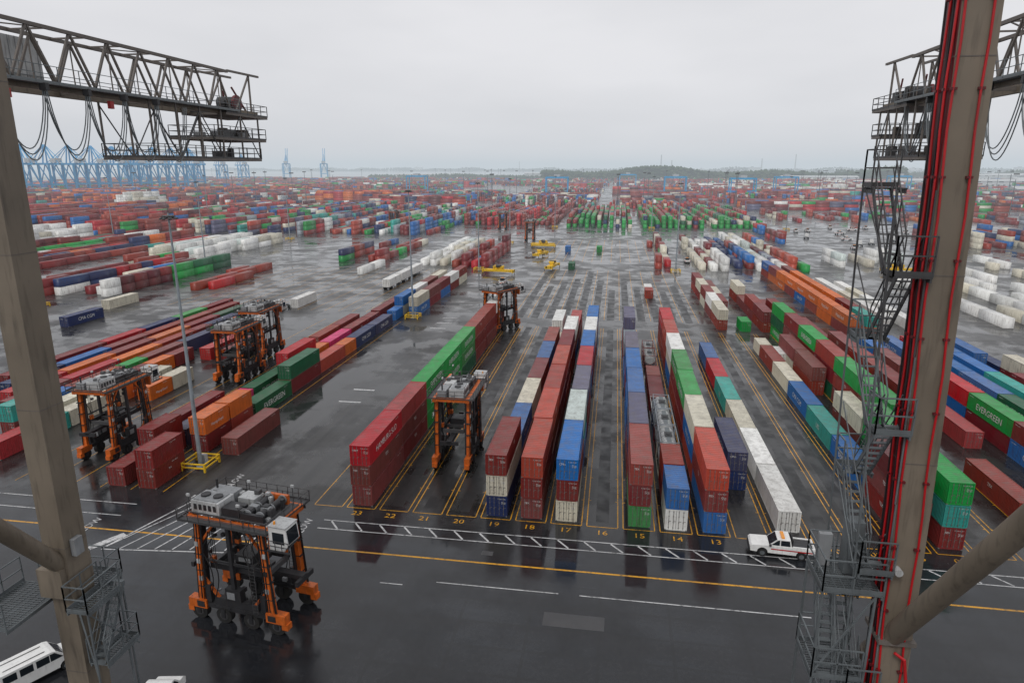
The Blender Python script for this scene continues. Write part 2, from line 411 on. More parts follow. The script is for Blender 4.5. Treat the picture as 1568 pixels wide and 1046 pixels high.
fill(-346,-178,480,640,.9,3,'mix',4.1,.1)
fill(18,26,263,372,.8,2,'mix',4.1); fill(35,44,266,372,.9,2,'whitered',4.2); fill(50,57,268,375,.9,2,'blue',4.2); fill(57.5,62,268,375,.95,2,'white',4.2)
fill(66,80,270,400,.85,2,'mix',4.2,.15); fill(84,96,370,450,.7,2,'red',4.2,.3)
fill(92,130,180,250,.75,1,'white',7.5,.1); fill(92,118,285,312,.9,2,'white',6,.1); fill(132,180,190,330,.5,1,'white',8,.4)
fill(172,260,362,420,.9,3,'blue',4.1,.1); fill(125,300,520,610,.5,2,'far',5,.45)
fill(140,240,230,300,.5,2,'whitered',5,.6)
for y in range(670,1960,115):
    for x in range(-1500,1500,125):
        cx=x+R.uniform(-8,8)
        if abs(cx)>y*1.05+80: continue
        if R.random()<.12: continue
        if x<-300 and y<1150 and R.random()<.8: pal='or' if R.random()<.6 else 'left'; mh=4
        else: pal=R.choice(('far','red','mix','far','whitered' if x>0 else 'far')); mh=R.choice((3,3,4,4))
        dens=.93 if x<250 or y>900 else .6
        if R.random()<.55: fillx(cx,cx+104,y,y+R.choice((70,80,90)),dens,mh,pal)
        else: fill(cx,cx+104,y,y+R.choice((70,80,90)),dens,mh,pal,3.3 if y<1200 else 4.4,.05)
a=np.array(boxes); n=len(a)
vs=(a[:,None,0:3]+cv[None]*a[:,None,3:6]).reshape(-1,3)
fs=(cf[None]+ (np.arange(n)*8)[:,None,None]).reshape(-1,4)
me=bpy.data.meshes.new('distant_container_stacks')
me.vertices.add(len(vs)); me.vertices.foreach_set('co',vs.ravel())
me.loops.add(fs.size); me.loops.foreach_set('vertex_index',fs.ravel().astype(np.int32))
me.polygons.add(len(fs)); me.polygons.foreach_set('loop_start',np.arange(len(fs),dtype=np.int32)*4); 
me.update(calc_edges=True)
at=me.color_attributes.new('Col','FLOAT_COLOR','CORNER')
cc=np.ones((n,5,4,4),dtype=np.float32); cc[:,:,:,0:3]=a[:,None,None,6:9]
at.data.foreach_set('color',cc.ravel()); me.materials.append(M['contfar']); me.validate()
obj('distant_container_stacks',me)

# ---------------------------------------------------------------- ground, markings
b=B(); b.add([(-14000,-300,0),(14000,-300,0),(14000,14000,0),(-14000,14000,0)],[(0,1,2,3)],'ground'); obj('ground',b.mesh('ground'))
b=B()
def strip(b,p,q,w,k,z=.006):
    p=Vector((p[0],p[1],0));q=Vector((q[0],q[1],0));d=(q-p).normalized();a=Vector((-d.y,d.x,0))*w/2
    b.add([(v.x,v.y,z) for v in (p-a,q-a,q+a,p+a)],[(0,1,2,3)],k)
Y='pyellow';Wt='pwhite'
strip(b,(-140,59),(140,59),.24,Y); 
for x0,x1 in ((-16,-4),(-2,19)): strip(b,(x0,55.1),(x1,55.1),.13,Wt)
strip(b,(-21.5,54.2),(-19.2,54.2),.13,Wt)
strip(b,(-32,64.7),(140,64.7),.14,Wt); strip(b,(-32,62.9),(140,62.9),.14,Wt)
x=-31
while x<70:
    strip(b,(x,64.55),(x+1.3,63.05),.2,Wt,.006); x+=2.9
strip(b,(-140,62.0),(-56,62.0),.13,Wt); strip(b,(-140,64.7),(-56,64.7),.13,Wt)
for n_ in list(range(5,25)):
    X=lane(n_)
    for s in (-1.75,1.75):
        strip(b,(X+s,68.0),(X+s,164),.12,Y)
    strip(b,(X-1.75,67.9),(X+1.75,67.9),.12,Y,.009)
    for yy in np.arange(74,164,6.2):
        strip(b,(X-1.75,yy),(X-1.45,yy),.1,Y,.009); strip(b,(X+1.45,yy),(X+1.75,yy),.1,Y,.009)
for X in (-53,-57.5,-61.8,-66,-70.1,-74.2):
    strip(b,(X-1.9,68),(X-1.9,164),.1,Y)
for n_ in range(7,24):
    t="%02d"%n_; vs,fs=textgeo(t,1.35,'CENTER'); X=lane(n_)
    b.add([(X+x,66.3+y*.95,.007) for x,y,_ in vs],fs,Y)
def hatch(P0,P1,P2,P3,n):
    P0,P1,P2,P3=[Vector((p[0],p[1])) for p in (P0,P1,P2,P3)]
    for i in range(n+1):
        a_=P0.lerp(P1,i/n); c_=P3.lerp(P2,i/n); strip(b,a_,c_,.16,Wt,.008)
hatch((-53,55.5),(-36,57.5),(-36.5,66),(-48,67.2),9)
strip(b,(-53,55.5),(-49.5,67.4),.2,Wt,.01); strip(b,(-53,55.3),(-34.5,57.2),.16,Wt,.01)
strip(b,(-54.4,55.2),(-52.6,58.4),.9,Wt,.012); strip(b,(-36.2,60.5),(-35.3,64.5),.9,Wt,.012); strip(b,(-50.5,67.5),(-47.2,67.5),.8,Wt,.012)
for t,X,Yy,a in (("SLOW",-47.2,70.5,math.pi/2),("SLOW",-57.5,57.5,math.pi/2),("SLOW",-33.2,61,math.pi/2)):
    vs,fs=textgeo(t,1.3); b.add([(X+x*math.cos(a)-y*math.sin(a),Yy+x*math.sin(a)+y*math.cos(a),.008) for x,y,_ in vs],fs,Wt)
for yy in (103,109.5,158,164,170,188): strip(b,(-46.5+(yy-100)*.02,yy),(-42.5+(yy-100)*.02,yy),.5,Wt)
for X in np.arange(-24.7,26,4.1): strip(b,(X-1.8,174),(X-1.8,262),.12,Y)
for X in np.arange(-28,26,4.1): strip(b,(X-1.8,285),(X-1.8,375),.14,Y)
for X in np.arange(-130,-66,4.1):
    strip(b,(X,174),(X,255),.12,Y)
obj('painted_road_markings',b.mesh('markings'))
m,nt,bb=nmat('dark_runway_asphalt'); M['wear']=m
pos=N(nt,'ShaderNodeNewGeometry').outputs['Position']; n1=noise(nt,pos,.35,5)
L(nt,mixc(nt,maprange(nt,n1,.3,.7,0,1),(.010,.010,.011),(.022,.022,.022)),bb.inputs['Base Color']); L(nt,maprange(nt,n1,.4,.6,.5,.3),bb.inputs['Roughness'])
m,nt,bb=nmat('pale_concrete_pad'); M['pad']=m
pos=N(nt,'ShaderNodeNewGeometry').outputs['Position']; n1=noise(nt,pos,.3,5)
L(nt,mixc(nt,maprange(nt,n1,.35,.65,0,1),(.06,.06,.06),(.15,.148,.14)),bb.inputs['Base Color']); L(nt,maprange(nt,n1,.4,.6,.4,.08),bb.inputs['Roughness'])
b=B()
for X in np.arange(-24.7,24,4.1):
    e=R.uniform(215,262)
    strip(b,(X-.1,173.5),(X-.1,e),2.0,'wear',.003)
    for yy in np.arange(176,e-8,13): strip(b,(X+1.95,yy+R.uniform(0,3)),(X+1.95,yy+R.uniform(7,11)),1.3,'pad',.003)
for X in list(np.arange(-24.7,-14,4.1))+[-.1,24.5,28.6]:
    strip(b,(X,69),(X,163),1.5,'wear',.003)
obj('runway_pavement_strips',b.mesh('wear'))
b=B()
b.add([(-3200,2450,.05),(-150,2450,.05),(-100,3600,.05),(600,6000,.05),(-5200,6000,.05)],[(0,1,2,3,4)],'water'); obj('river_water',b.mesh('river'))
b=B()
for (x,y,wx,wy) in ((-2.3,51.3,5.5,1.9),(-12,60.8,1.2,.8)):
    b.box(x-wx/2,x+wx/2,y-wy/2,y+wy/2,-.05,.012,'galvd')
obj('drain_cover',b.mesh('drain_cover'))

# ---------------------------------------------------------------- straddle carrier
def carrier():
    b=B(); RR=random.Random(3)
    for sy in (-1,1):
        y=sy*2.2
        b.box(-4.3,4.3,y-.24,y+.24,1.4,1.9,'dark')
        for sx in (-1,1):
            b.box(min(sx*3.1,sx*5.0),max(sx*3.1,sx*5.0),y-.38,y+.38,1.25,2.15,'orange')
            b.box(min(sx*4.6,sx*5.2),max(sx*4.6,sx*5.2),y-.32,y+.32,.7,1.3,'orange')
            b.box(min(sx*3.3,sx*4.1),max(sx*3.3,sx*4.1),y+sy*.38-.03,y+sy*.38+.06,1.4,2.0,'dark')
            b.beam((sx*3.65,y,2.1),(sx*3.25,y,10.2),.48,.55,'orange',.38,.45)
            b.beam((sx*3.40,y-sy*.36,2.1),(sx*3.0,y-sy*.36,10.0),.18,.4,'dark')
            b.box(min(sx*2.6,sx*3.1),max(sx*2.6,sx*3.1),y-.25,y+.25,2.0,3.8,'dark')
            for dx in (-.42,-.36,.38,.46,.54):
                b.cyl((sx*3.6+dx,y+sy*.2,2.2),(sx*3.2+dx*.8,y+sy*.2,10.2),.04,'black',5)
            b.cyl((sx*3.55,y+sy*.30,2.3),(sx*3.25,y+sy*.26,10.1),.05,'black',6)
            b.beam((sx*3.4,y,4.4),(sx*1.4,y,1.9),.24,.24,'orange')
            b.beam((sx*3.2,y,8.0),(sx*1.7,y,10.1),.2,.2,'orange')
            for z in (3.5,5.2,6.9,8.6): b.box(sx*3.45-.42,sx*3.45+.42,y-.27,y+.27,z,z+.1,'dark')
            for z in (4.2,6.0,7.8):
                b.box(sx*3.45-.18,sx*3.45+.18,y+sy*.26-.05,y+sy*.26+.12,z,z+.45,RR.choice(('grey','dark','lgrey')))
        for x in (-4.05,-1.45,1.45,4.05):
            b.cyl((x,y-.26,.8),(x,y+.26,.8),.8,'tyre',26)
            b.cyl((x,y+sy*.2,.8),(x,y+sy*.29,.8),.42,'galvd',16); b.cyl((x,y+sy*.28,.8),(x,y+sy*.35,.8),.18,'orange',10)
            b.box(x-.2,x+.2,y-.36,y-.27,.6,1.5,'dark'); b.box(x-.2,x+.2,y+.27,y+.36,.8,1.5,'dark')
            b.box(x-.85,x+.85,y-.34,y+.34,1.68,1.76,'orange' if abs(x)>2 else 'dark')
        b.box(-4.3,4.3,y-.24,y+.24,10.15,10.7,'orange'); b.box(-4.5,4.5,min(y+sy*.25,y+sy*.95),max(y+sy*.25,y+sy*.95),10.62,10.7,'galvd')
        for x in np.arange(-4,4.2,.8): b.box(x,x+.5,y+sy*.24-.02,y+sy*.24+.04,10.25,10.58,'dark')
        b.rail((-4.5,y+sy*.93,10.7),(4.5,y+sy*.93,10.7),'galvd')
        b.box(-2.2,2.2,y-.2,y+.3,1.92,2.6,'dark'); b.box(-1.0,.6,y-.28,y+.34,2.6,3.8,'dark'); b.box(-.8,.0,y-.32,y+.38,2.8,3.5,'grey')
        b.box(-.35,.0,y-.15,y+.15,3.8,10.1,'dark')
        for z in np.arange(2.2,10.4,.35): b.beam((2.0,y+sy*.5,z),(2.5,y+sy*.5,z),.03,.03,'galvd')
        for x in (2.0,2.5): b.beam((x,y+sy*.5,2),(x,y+sy*.5,11.6),.05,.05,'galvd')
        b.beam((-3.3,y,6.4),(3.3,y,6.4),.14,.18,'dark')
        for x0 in (-2.6,-2.0,1.7,2.7):
            ph=RR.uniform(0,3)
            pts=[(x0+.4*math.sin(t*1.4+ph),y+sy*.15,9.9-7.0*t/6-.5*math.sin(t+ph)) for t in np.linspace(0,6,14)]
            b.path(pts,.05,'black',5)
    for x in (-4.15,-1.3,1.3,4.15):
        b.box(x-.22,x+.22,-1.96,1.96,10.25,10.8,'orange' if abs(x)>2 else 'dark')
    b.box(-4.2,4.2,-1.96,1.96,10.8,10.88,'galvd')
    T=10.88
    b.box(-4.1,-1.2,-1.8,.2,T,T+1.15,'lgrey'); b.box(-3.9,-1.5,-1.65,.05,T+1.15,T+1.25,'grey')
    for i in range(5): b.box(-3.8+i*.5,-3.5+i*.5,-1.83,-1.8,T+.3,T+.85,'dark')
    b.box(-4.1,-1.6,.6,1.8,T,T+.9,'grey'); b.box(-1.0,.7,-1.7,-.4,T,T+.8,'dark'); b.box(-.9,.8,.3,1.7,T,T+.8,'lgrey')
    for x in (1.5,2.8):
        b.cyl((x,-1.5,T+.5),(x,1.5,T+.5),.34,'dark',18)
        for y in (-1.55,-.1,1.55): b.cyl((x,y-.04,T+.5),(x,y+.04,T+.5),.44,'grey',18)
        b.box(x-.4,x+.4,-.8,-.3,T,T+.85,'grey')
    b.box(1.0,3.3,1.6,1.9,T,T+.9,'orange'); b.box(1.0,3.3,-1.9,-1.6,T,T+.7,'dark')
    b.cyl((-3.8,1.2,T+.9),(-3.8,1.2,T+1.8),.1,'dark',10); b.cyl((-2,-.8,T+1.25),(-2,-.8,T+1.4),.42,'dark',16); b.cyl((-3.3,-.8,T+1.25),(-3.3,-.8,T+1.4),.42,'dark',16)
    for x,y,h in ((3.9,1.6,2.0),(-.9,1.9,1.6),(-4.2,-1.9,1.7),(.9,-1.9,1.4)): b.beam((x,y,T),(x,y,T+h),.05,.05,'galvd'); b.box(x-.15,x+.15,y-.08,y+.08,T+h-.1,T+h+.12,'lgrey')
    for x in (-4.5,4.5): b.rail((x,-3.1,T-.18),(x,3.1,T-.18),'galvd')
    for i in range(26):
        x=RR.uniform(-4,3.6);y=RR.uniform(-1.7,1.7);s=RR.uniform(.1,.3); b.box(x-s,x+s,y-s,y+s,T,T+RR.uniform(.2,1.3),RR.choice(('dark','grey','galvd','lgrey')))
    z0=-1.0
    b.prof([(4.55,10.2+z0),(5.9,10.2+z0),(6.35,10.9+z0),(6.2,12.45+z0),(4.55,12.45+z0)],-2.9,-1.3,'white')
    b.box(4.9,6.0,-2.915,-2.9,10.9+z0,12.0+z0,'glass'); b.box(4.9,6.0,-1.3,-1.285,10.9+z0,12.0+z0,'glass')
    b.add([(6.37,-2.8,10.95+z0),(6.37,-1.4,10.95+z0),(6.225,-1.4,12.25+z0),(6.225,-2.8,12.25+z0)],[(0,1,2,3)],'glass')
    b.add([(5.93,-2.8,10.22+z0),(5.93,-1.4,10.22+z0),(6.37,-1.4,10.88+z0),(6.37,-2.8,10.88+z0)],[(0,1,2,3)],'glass')
    b.box(4.5,6.25,-2.95,-1.25,12.45+z0,12.55+z0,'lgrey'); b.box(4.3,4.6,-2.7,-1.5,9.9+z0,11.2+z0,'orange'); b.box(4.4,6.6,-3.1,-2.95,9.2,9.28,'galvd'); b.rail((4.6,-3.1,9.25),(6.5,-3.1,9.25),'galvd',1,.6)
    b.cyl((4.9,-2.5,12.55+z0),(4.9,-2.5,12.8+z0),.1,'amber',10)
    b.box(-5.6,5.6,-.35,.35,4.6,5.0,'dark')
    for x in (-5.6,5.35): b.box(x,x+.3,-1.2,1.2,4.4,4.9,'dark')
    b.box(-2.9,2.9,-1.75,-1.45,5.2,5.8,'dark'); b.box(-2.9,2.9,1.45,1.75,5.2,5.8,'dark'); 
    for x in (-2.8,-1,1,2.8): b.box(x-.15,x+.15,-1.45,1.45,5.1,5.6,'galvd')
    b.box(-.9,.9,-.9,.9,5.6,6.4,'dark'); b.box(-.5,.7,-.94,-.9,5.8,6.2,'grey')
    for sx in (-1,1):
        for sy in (-1,1):
            for o in (0,.2,.4): b.cyl((sx*(2.7-o),sy*1.6,5.9),(sx*(2.7-o),sy*1.6,10.2),.03,'black',6)
            b.box(sx*2.6-.22,sx*2.6+.22,sy*1.6-.18,sy*1.6+.18,5.8,6.4,'orange')
    for i in range(26):
        x=RR.uniform(-3,3);y=RR.choice((-1.75,1.75))+RR.uniform(-.15,.15);z=RR.choice((RR.uniform(2.2,4),RR.uniform(8.5,9.8)));s=RR.uniform(.08,.22)
        b.box(x-s,x+s,y-.14,y+.14,z-s,z+s,RR.choice(('dark','dark','galvd','grey','black')))
    return b.mesh('straddle_carrier')
cme=carrier()
hp=math.pi/2
for x,y,r in ((-31.4,48.6,math.radians(-8)),(-20.4,83.8,hp),(-69.6,79.2,hp),(-71,113.5,hp),(-75,129.5,hp),(-27.6,160,math.radians(62)),(-150,442,hp),(-74,440,hp),(-47,372,hp)):
    obj('straddle_carrier',cme,(x,y,0),r,scale=(1,1,.95))

# ---------------------------------------------------------------- light masts
def mast(H=34,barrier=True):
    b=B()
    b.cyl((0,0,0),(0,0,H),.30,'mastg',14,.11)
    b.cyl((0,0,0),(0,0,.12),.6,'mastg',14)
    b.cyl((0,0,H-.5),(0,0,H-.3),.7,'galvd',16); 
    for i in range(8):
        t=i*math.pi/4; c,s=math.cos(t),math.sin(t)
        b.beam((0,0,H-.4),(c*.9,s*.9,H-.4),.06,.06,'galvd'); b.beam((c*.75,s*.75,H-.55),(c*1.05,s*1.05,H-.7),.36,.16,'galvd')
    b.cyl((0,0,H),(0,0,H+1),.03,'galvd',5)
    if barrier:
        r=1.7
        for sx in (-1,1):
            for sy in (-1,1): b.beam((sx*r,sy*r,0),(sx*r,sy*r,1.2),.22,.22,'yellow')
        for z in (.55,1.1):
            for s in (-1,1):
                b.beam((-r,s*r,z),(r,s*r,z),.16,.16,'yellow'); b.beam((s*r,-r,z),(s*r,r,z),.16,.16,'yellow')
        b.box(-.5,.5,.5,1.0,0,1.5,'lgrey')
    return b.mesh('light_mast')
mm=mast()
for x,y in ((-54.6,75.5),(-53,168.5),(-52.5,255),(-170,255),(-165,166),(24,262),(24,450),(110,262),(110,166),(-55,350),(-40,450),(-180,350),(-290,350),(110,455),(220,300),(-300,460)):
    obj('light_mast',mm,(x,y,0))
b=B()
for _ in range(110):
    y=R.uniform(560,2300); x=R.uniform(-y*.95,y*.6)
    b.cyl((x,y,0),(x,y,R.uniform(28,36)),.4,'galv',5,.25); b.box(x-1.6,x+1.6,y-1.6,y+1.6,33,34,'galvd')
obj('distant_light_masts',b.mesh('masts'))

# ---------------------------------------------------------------- cranes near the camera
b=B()
def legpt(x0,k,z,y=20): return (x0+k*(z-25),y,z)
def crane_leg(b,x0,k,w,d,y=20,red=None):
    zs=[0,10,20,30,40,52]
    for z0,z1 in zip(zs[:-1],zs[1:]):
        a=legpt(x0,k,z0,y);c=legpt(x0,k,z1,y); vs=[]
        for P in (a,c):
            for sx,sy in ((-1,-1),(1,-1),(1,1),(-1,1)): vs.append((P[0]+sx*w/2,P[1]+sy*d/2,P[2]))
        b.add(vs,[(0,1,5,4),(2,3,7,6)],'taupe')
        b.add(vs,[(1,2,6,5)],'darkred' if red==1 else 'taupe'); b.add(vs,[(3,0,4,7)],'darkred' if red==-1 else 'taupe')
    for z in np.arange(3,52,5.6):
        P=legpt(x0,k,z,y); b.box(P[0]-w/2-.008,P[0]+w/2+.008,P[1]-d/2-.008,P[1]+d/2+.008,z,z+.03,'taupe2')
XR,KR=9.34,-.029; XL,KL=-20.72,.012
WR,DR=.96,.9
crane_leg(b,XR,KR,WR,DR,20,-1)
crane_leg(b,XL,KL,.95,1.05,20,None)
b.cyl((9.25,20.7,23.6),(9.5,6,44.2),.31,'taupe',32); b.cyl((-20.7,20.0,24.1),(-20.3,8,39.8),.32,'taupe',32)
b.cyl((9.24,20.9,23.3),(9.25,20.7,23.6),.4,'taupe2',32)
b.box(XL-.7,XL+.35,19.2,20.7,23.4,24.6,'taupe')
for x0,k in ((XR,KR),(XL,KL)):
    crane_leg(b,x0,k,1.2,1.2,-9); P=legpt(x0,k,14,20); b.box(P[0]-.5,P[0]+.5,-8,19.4,12.5,14.5,'taupe')
b.box(-20,9,-9.8,-8.2,50,52.5,'taupe'); b.box(-21,9.5,19.4,20.6,52,54.5,'taupe')
b.box(-20.2,8.9,19.5,20.5,12.4,14.4,'taupe')
for x in (XR,XL):
    for y in (-9,20):
        b.box(x-2.6,x+2.6,y-.7,y+.7,.9,2.4,'taupe')
        for dx in (-2,-.7,.7,2): b.cyl((x+dx,y-.3,.5),(x+dx,y+.3,.5),.5,'dark',18)
for fx,fy in ((.22,-.52),(-.44,-.51),(-.53,-.3),(-.54,.1)):
    pts=[]
    for z in np.arange(14,52,1.1):
        P=legpt(XR,KR,z); pts.append((P[0]+fx+.03*math.sin(z*1.3+fx*9),P[1]+fy,z))
    b.path(pts,.034,'redhose',8)
    for z in np.arange(15,52,2.2):
        P=legpt(XR,KR,z); b.box(P[0]+fx-.08,P[0]+fx+.08,P[1]+fy-.03,P[1]+fy+.06,z,z+.07,'darkred')
for fy in (-.15,.3):
    P0=legpt(XR,KR,14);P1=legpt(XR,KR,52); b.cyl((P0[0]-.53,20+fy,14),(P1[0]-.53,20+fy,52),.03,'black',6)
b.path([(9.3,19.4,24.6),(9.6,19.35,24.4),(9.75,19.35,23.6),(9.65,19.35,22.4),(9.7,19.35,20)],.05,'redhose',8)
P=legpt(XR,KR,24.9); b.box(P[0]-.56,P[0]+.56,P[1]-.6,P[1]+.6,24.85,25.0,'taupe2')
def flight(b,x,w,y0,z0,y1,z1,k='galv'):
    n=max(3,int(abs(z1-z0)/.24))
    for s in (0,w): 
        b.beam((x+s,y0,z0),(x+s,y1,z1),.03,.16,k)
        b.beam((x+s,y0,z0+1),(x+s,y1,z1+1),.035,.035,k); b.beam((x+s,y0,z0+.55),(x+s,y1,z1+.55),.025,.025,k)
        for i in range(0,n+1,4):
            t=i/n; yy=y0+(y1-y0)*t; zz=z0+(z1-z0)*t; b.beam((x+s,yy,zz),(x+s,yy,zz+1),.03,.03,k)
    for i in range(n+1):
        t=i/n; yy=y0+(y1-y0)*t; zz=z0+(z1-z0)*t; b.box(x+.02,x+w-.02,yy-.09,yy+.09,zz-.012,zz+.012,k)
def landing(b,x0,x1,y0,y1,z,k='galv',sides='wens'):
    for q in (x0,x1-.05): b.box(q,q+.05,y0,y1,z-.16,z-.02,k)
    n=int((y1-y0)/.12)
    for i in range(n+1): 
        yy=y0+i*(y1-y0)/max(1,n); b.box(x0,x1,yy-.012,yy+.012,z-.04,z,k)
    for i in range(int((x1-x0)/.25)+1): b.box(x0+i*.25,x0+i*.25+.02,y0,y1,z-.045,z-.005,k)
    r=.02
    if 'w' in sides: b.rail((x0,y0,z),(x0,y1,z),k,1.1,.8,r)
    if 'e' in sides: b.rail((x1,y0,z),(x1,y1,z),k,1.1,.8,r)
    if 's' in sides: b.rail((x0,y0,z),(x1,y0,z),k,1.1,.8,r)
    if 'n' in sides: b.rail((x0,y1,z),(x1,y1,z),k,1.1,.8,r)
z=18.2; d=1; 
while z<37:
    P=legpt(XR,KR,z); xx=P[0]-1.45
    ya,yb=(20.0,21.6) if d>0 else (21.6,20.0)
    kk='galv' if z<33 else 'galvd'
    flight(b,xx+(.0 if d>0 else .35),.5,ya,z,yb,z+2.3,kk)
    landing(b,xx-.05,xx+.95,(yb if yb>20.5 else yb-.7),(yb+.7 if yb>20.5 else yb),z+2.3,kk,'wn' if d>0 else 'ws')
    for q in (19.5,22.1): b.beam((xx-.05,q,z),(xx-.11,q,z+2.3),.05,.05,kk); b.beam((xx+.9,q,z),(xx+.86,q,z+2.3),.04,.04,kk)
    b.beam((xx-.05,19.5,z),(xx-.05,22.1,z+2.3),.03,.03,kk)
    z+=2.3; d=-d
landing(b,6.9,8.7,19.4,21.2,26.6,'galv','wsn'); b.box(7.8,8.3,20.4,20.9,26.65,28.5,'galv'); b.box(7.1,7.5,20.8,21.0,26.65,27.8,'grey')
landing(b,6.9,8.4,19.4,21.2,23.4,'galv','wsn'); flight(b,7.1,.5,19.6,23.4,21.0,26.6); flight(b,8.1,.5,18.9,18.5,20.4,23.4)
for q in (6.93,8.5):
    for yy in (19.45,21.15): b.beam((q,yy,17),(q,yy,26.6),.07,.07,'galv')
for z0 in (17.5,20.5,23.5): b.beam((6.93,19.45,z0),(8.5,19.45,z0+3),.05,.05,'galv')
landing(b,-22.8,-19.9,20.6,21.6,23.1,'galv','wen'); landing(b,-20.1,-19.2,18.9,20.6,23.1,'galv','wes'); landing(b,-23.4,-21.4,17.6,20.4,23.1,'galv','ws')
landing(b,-20.0,-19.2,19.4,21.2,20.4,'galv','wen'); flight(b,-19.85,.5,19.5,20.4,21.0,23.1)
for q in ((-19.25,20.6),(-19.25,18.95),(-19.9,21.5)): b.beam((q[0],q[1],15),(q[0],q[1],23),.06,.06,'galv')
b.beam((-19.25,18.95,20),(-20.2,19.5,22.9),.05,.05,'galv'); b.beam((-19.25,21.2,20),(-19.25,19.0,23),.05,.05,'galv')
b.box(-20.21,-20.0,19.7,20.1,25,25.7,'grey'); b.cyl((9.0,19.3,27.5),(9.0,19.55,27.5),.12,'lgrey',10)
obj('quay_crane',b.mesh('quay_crane'))

def girder(b,X,wd,ys,ye,zb,zt,s=1,k='taupe2'):
    xs=(X-wd/2,X+wd/2)
    n=int((ye-ys)/3.6); p=(ye-ys)/n
    for x in xs:
        b.box(x-.2,x+.2,ys,ye,zb-.6,zb,'taupe'); b.beam((x,ys,zt),(x,ye,zt),.24,.24,k)
        for i in range(n):
            y=ys+i*p
            b.beam((x,y,zb),(x,y+p/2,zt),.15,.15,k); b.beam((x,y+p/2,zt),(x,y+p,zb),.15,.15,k)
            if i%2==0: b.beam((x,y+p/2,zb),(x,y+p/2,zt),.07,.07,k)
    for i in range(0,n+1):
        y=ys+i*p; b.beam((xs[0],y,zt),(xs[1],y,zt),.12,.12,k)
        if i%2==0: b.beam((xs[0],y,zb-.3),(xs[1],y,zb-.3),.2,.3,k)
        if i%3==0 and i<n: b.beam((xs[0],y,zt),(xs[1],y+p,zt),.08,.08,k)
    x=xs[0]-.2
    b.box(x-.8,x,ys,ye,zb-.32,zb-.26,'galv'); b.rail((x-.8,ys,zb-.26),(x-.8,ye,zb-.26),'galv',1.1,1.9,.022)
    x=xs[1]+.2
    b.box(x,x+.8,ys,ye,zb-.32,zb-.26,'galv'); b.rail((x+.8,ys,zb-.26),(x+.8,ye,zb-.26),'galv',1.1,1.9,.022)
def festoon(b,x,y0,y1,z,n,drop):
    for i in range(n):
        a=y0+(y1-y0)*i/n; c=y0+(y1-y0)*(i+1)/n
        for o in (-.14,.0,.15):
            pts=[(x+o,a+(c-a)*t,z-drop*(1+o*.6)*(1-(2*t-1)**2)**.75) for t in np.linspace(0,1,17)]
            b.path(pts,.04,'galv',5)
        b.box(x-.25,x+.25,a-.15,a+.15,z-.1,z+.35,'dark')
def machinery(b,X,y0,y1,zt,wd):
    x0,x1=X-wd/2-.8,X+wd/2+.8
    for z,ya,yb in ((zt-4.4,y0,y1),(zt-2.4,y0+9,y1+1.3),(zt,y1-6,y1+2.0)):
        b.box(x0,x1,ya,yb,z-.22,z,'taupe2')
        for s in ((x0,ya,x1,ya),(x0,yb,x1,yb),(x0,ya,x0,yb),(x1,ya,x1,yb)): b.rail((s[0],s[1],z),(s[2],s[3],z),'galvd',1.1,1.4,.028)
    ys_=np.linspace(y0+.2,y1,6)
    for x in (x0+.1,x1-.1):
        for y in ys_: b.beam((x,y,zt-4.4),(x,y,zt+.2),.13,.13,'taupe2')
        for i in range(5):
            b.beam((x,ys_[i],zt-4.4 if i%2 else zt-.2),(x,ys_[i+1],zt-.2 if i%2 else zt-4.4),.08,.08,'galvd')
    for i in range(9):
        y=R.uniform(y0+8,y1); x=R.uniform(x0+.4,x1-.4); z=R.choice((zt-4.4,zt-2.4)); s=R.uniform(.2,.6)
        b.box(x-s,x+s,y-s,y+s,z,z+R.uniform(.5,1.3),R.choice(('taupe2','dark','galvd','grey')))
    b.cyl((X-.9,y1-1.6,zt+1.2),(X+.9,y1-1.6,zt+1.2),.65,'dark',20); b.cyl((X+.9,y1-1.6,zt+1.2),(X+1.2,y1-1.6,zt+1.2),.8,'darkred',20)
    b.box(X-1.4,X+1.5,y1-3.8,y1-.2,zt,zt+.4,'taupe2'); b.box(X-1.2,X-.2,y1-.5,y1+.8,zt,zt+1.5,'dark')
    b.beam((X-1,y1,zt),(X-1,y1-.6,zt+2.6),.12,.12,'darkred'); b.beam((X+1.2,y1+.4,zt),(X+.6,y1-1.6,zt+2.8),.14,.14,'darkred')
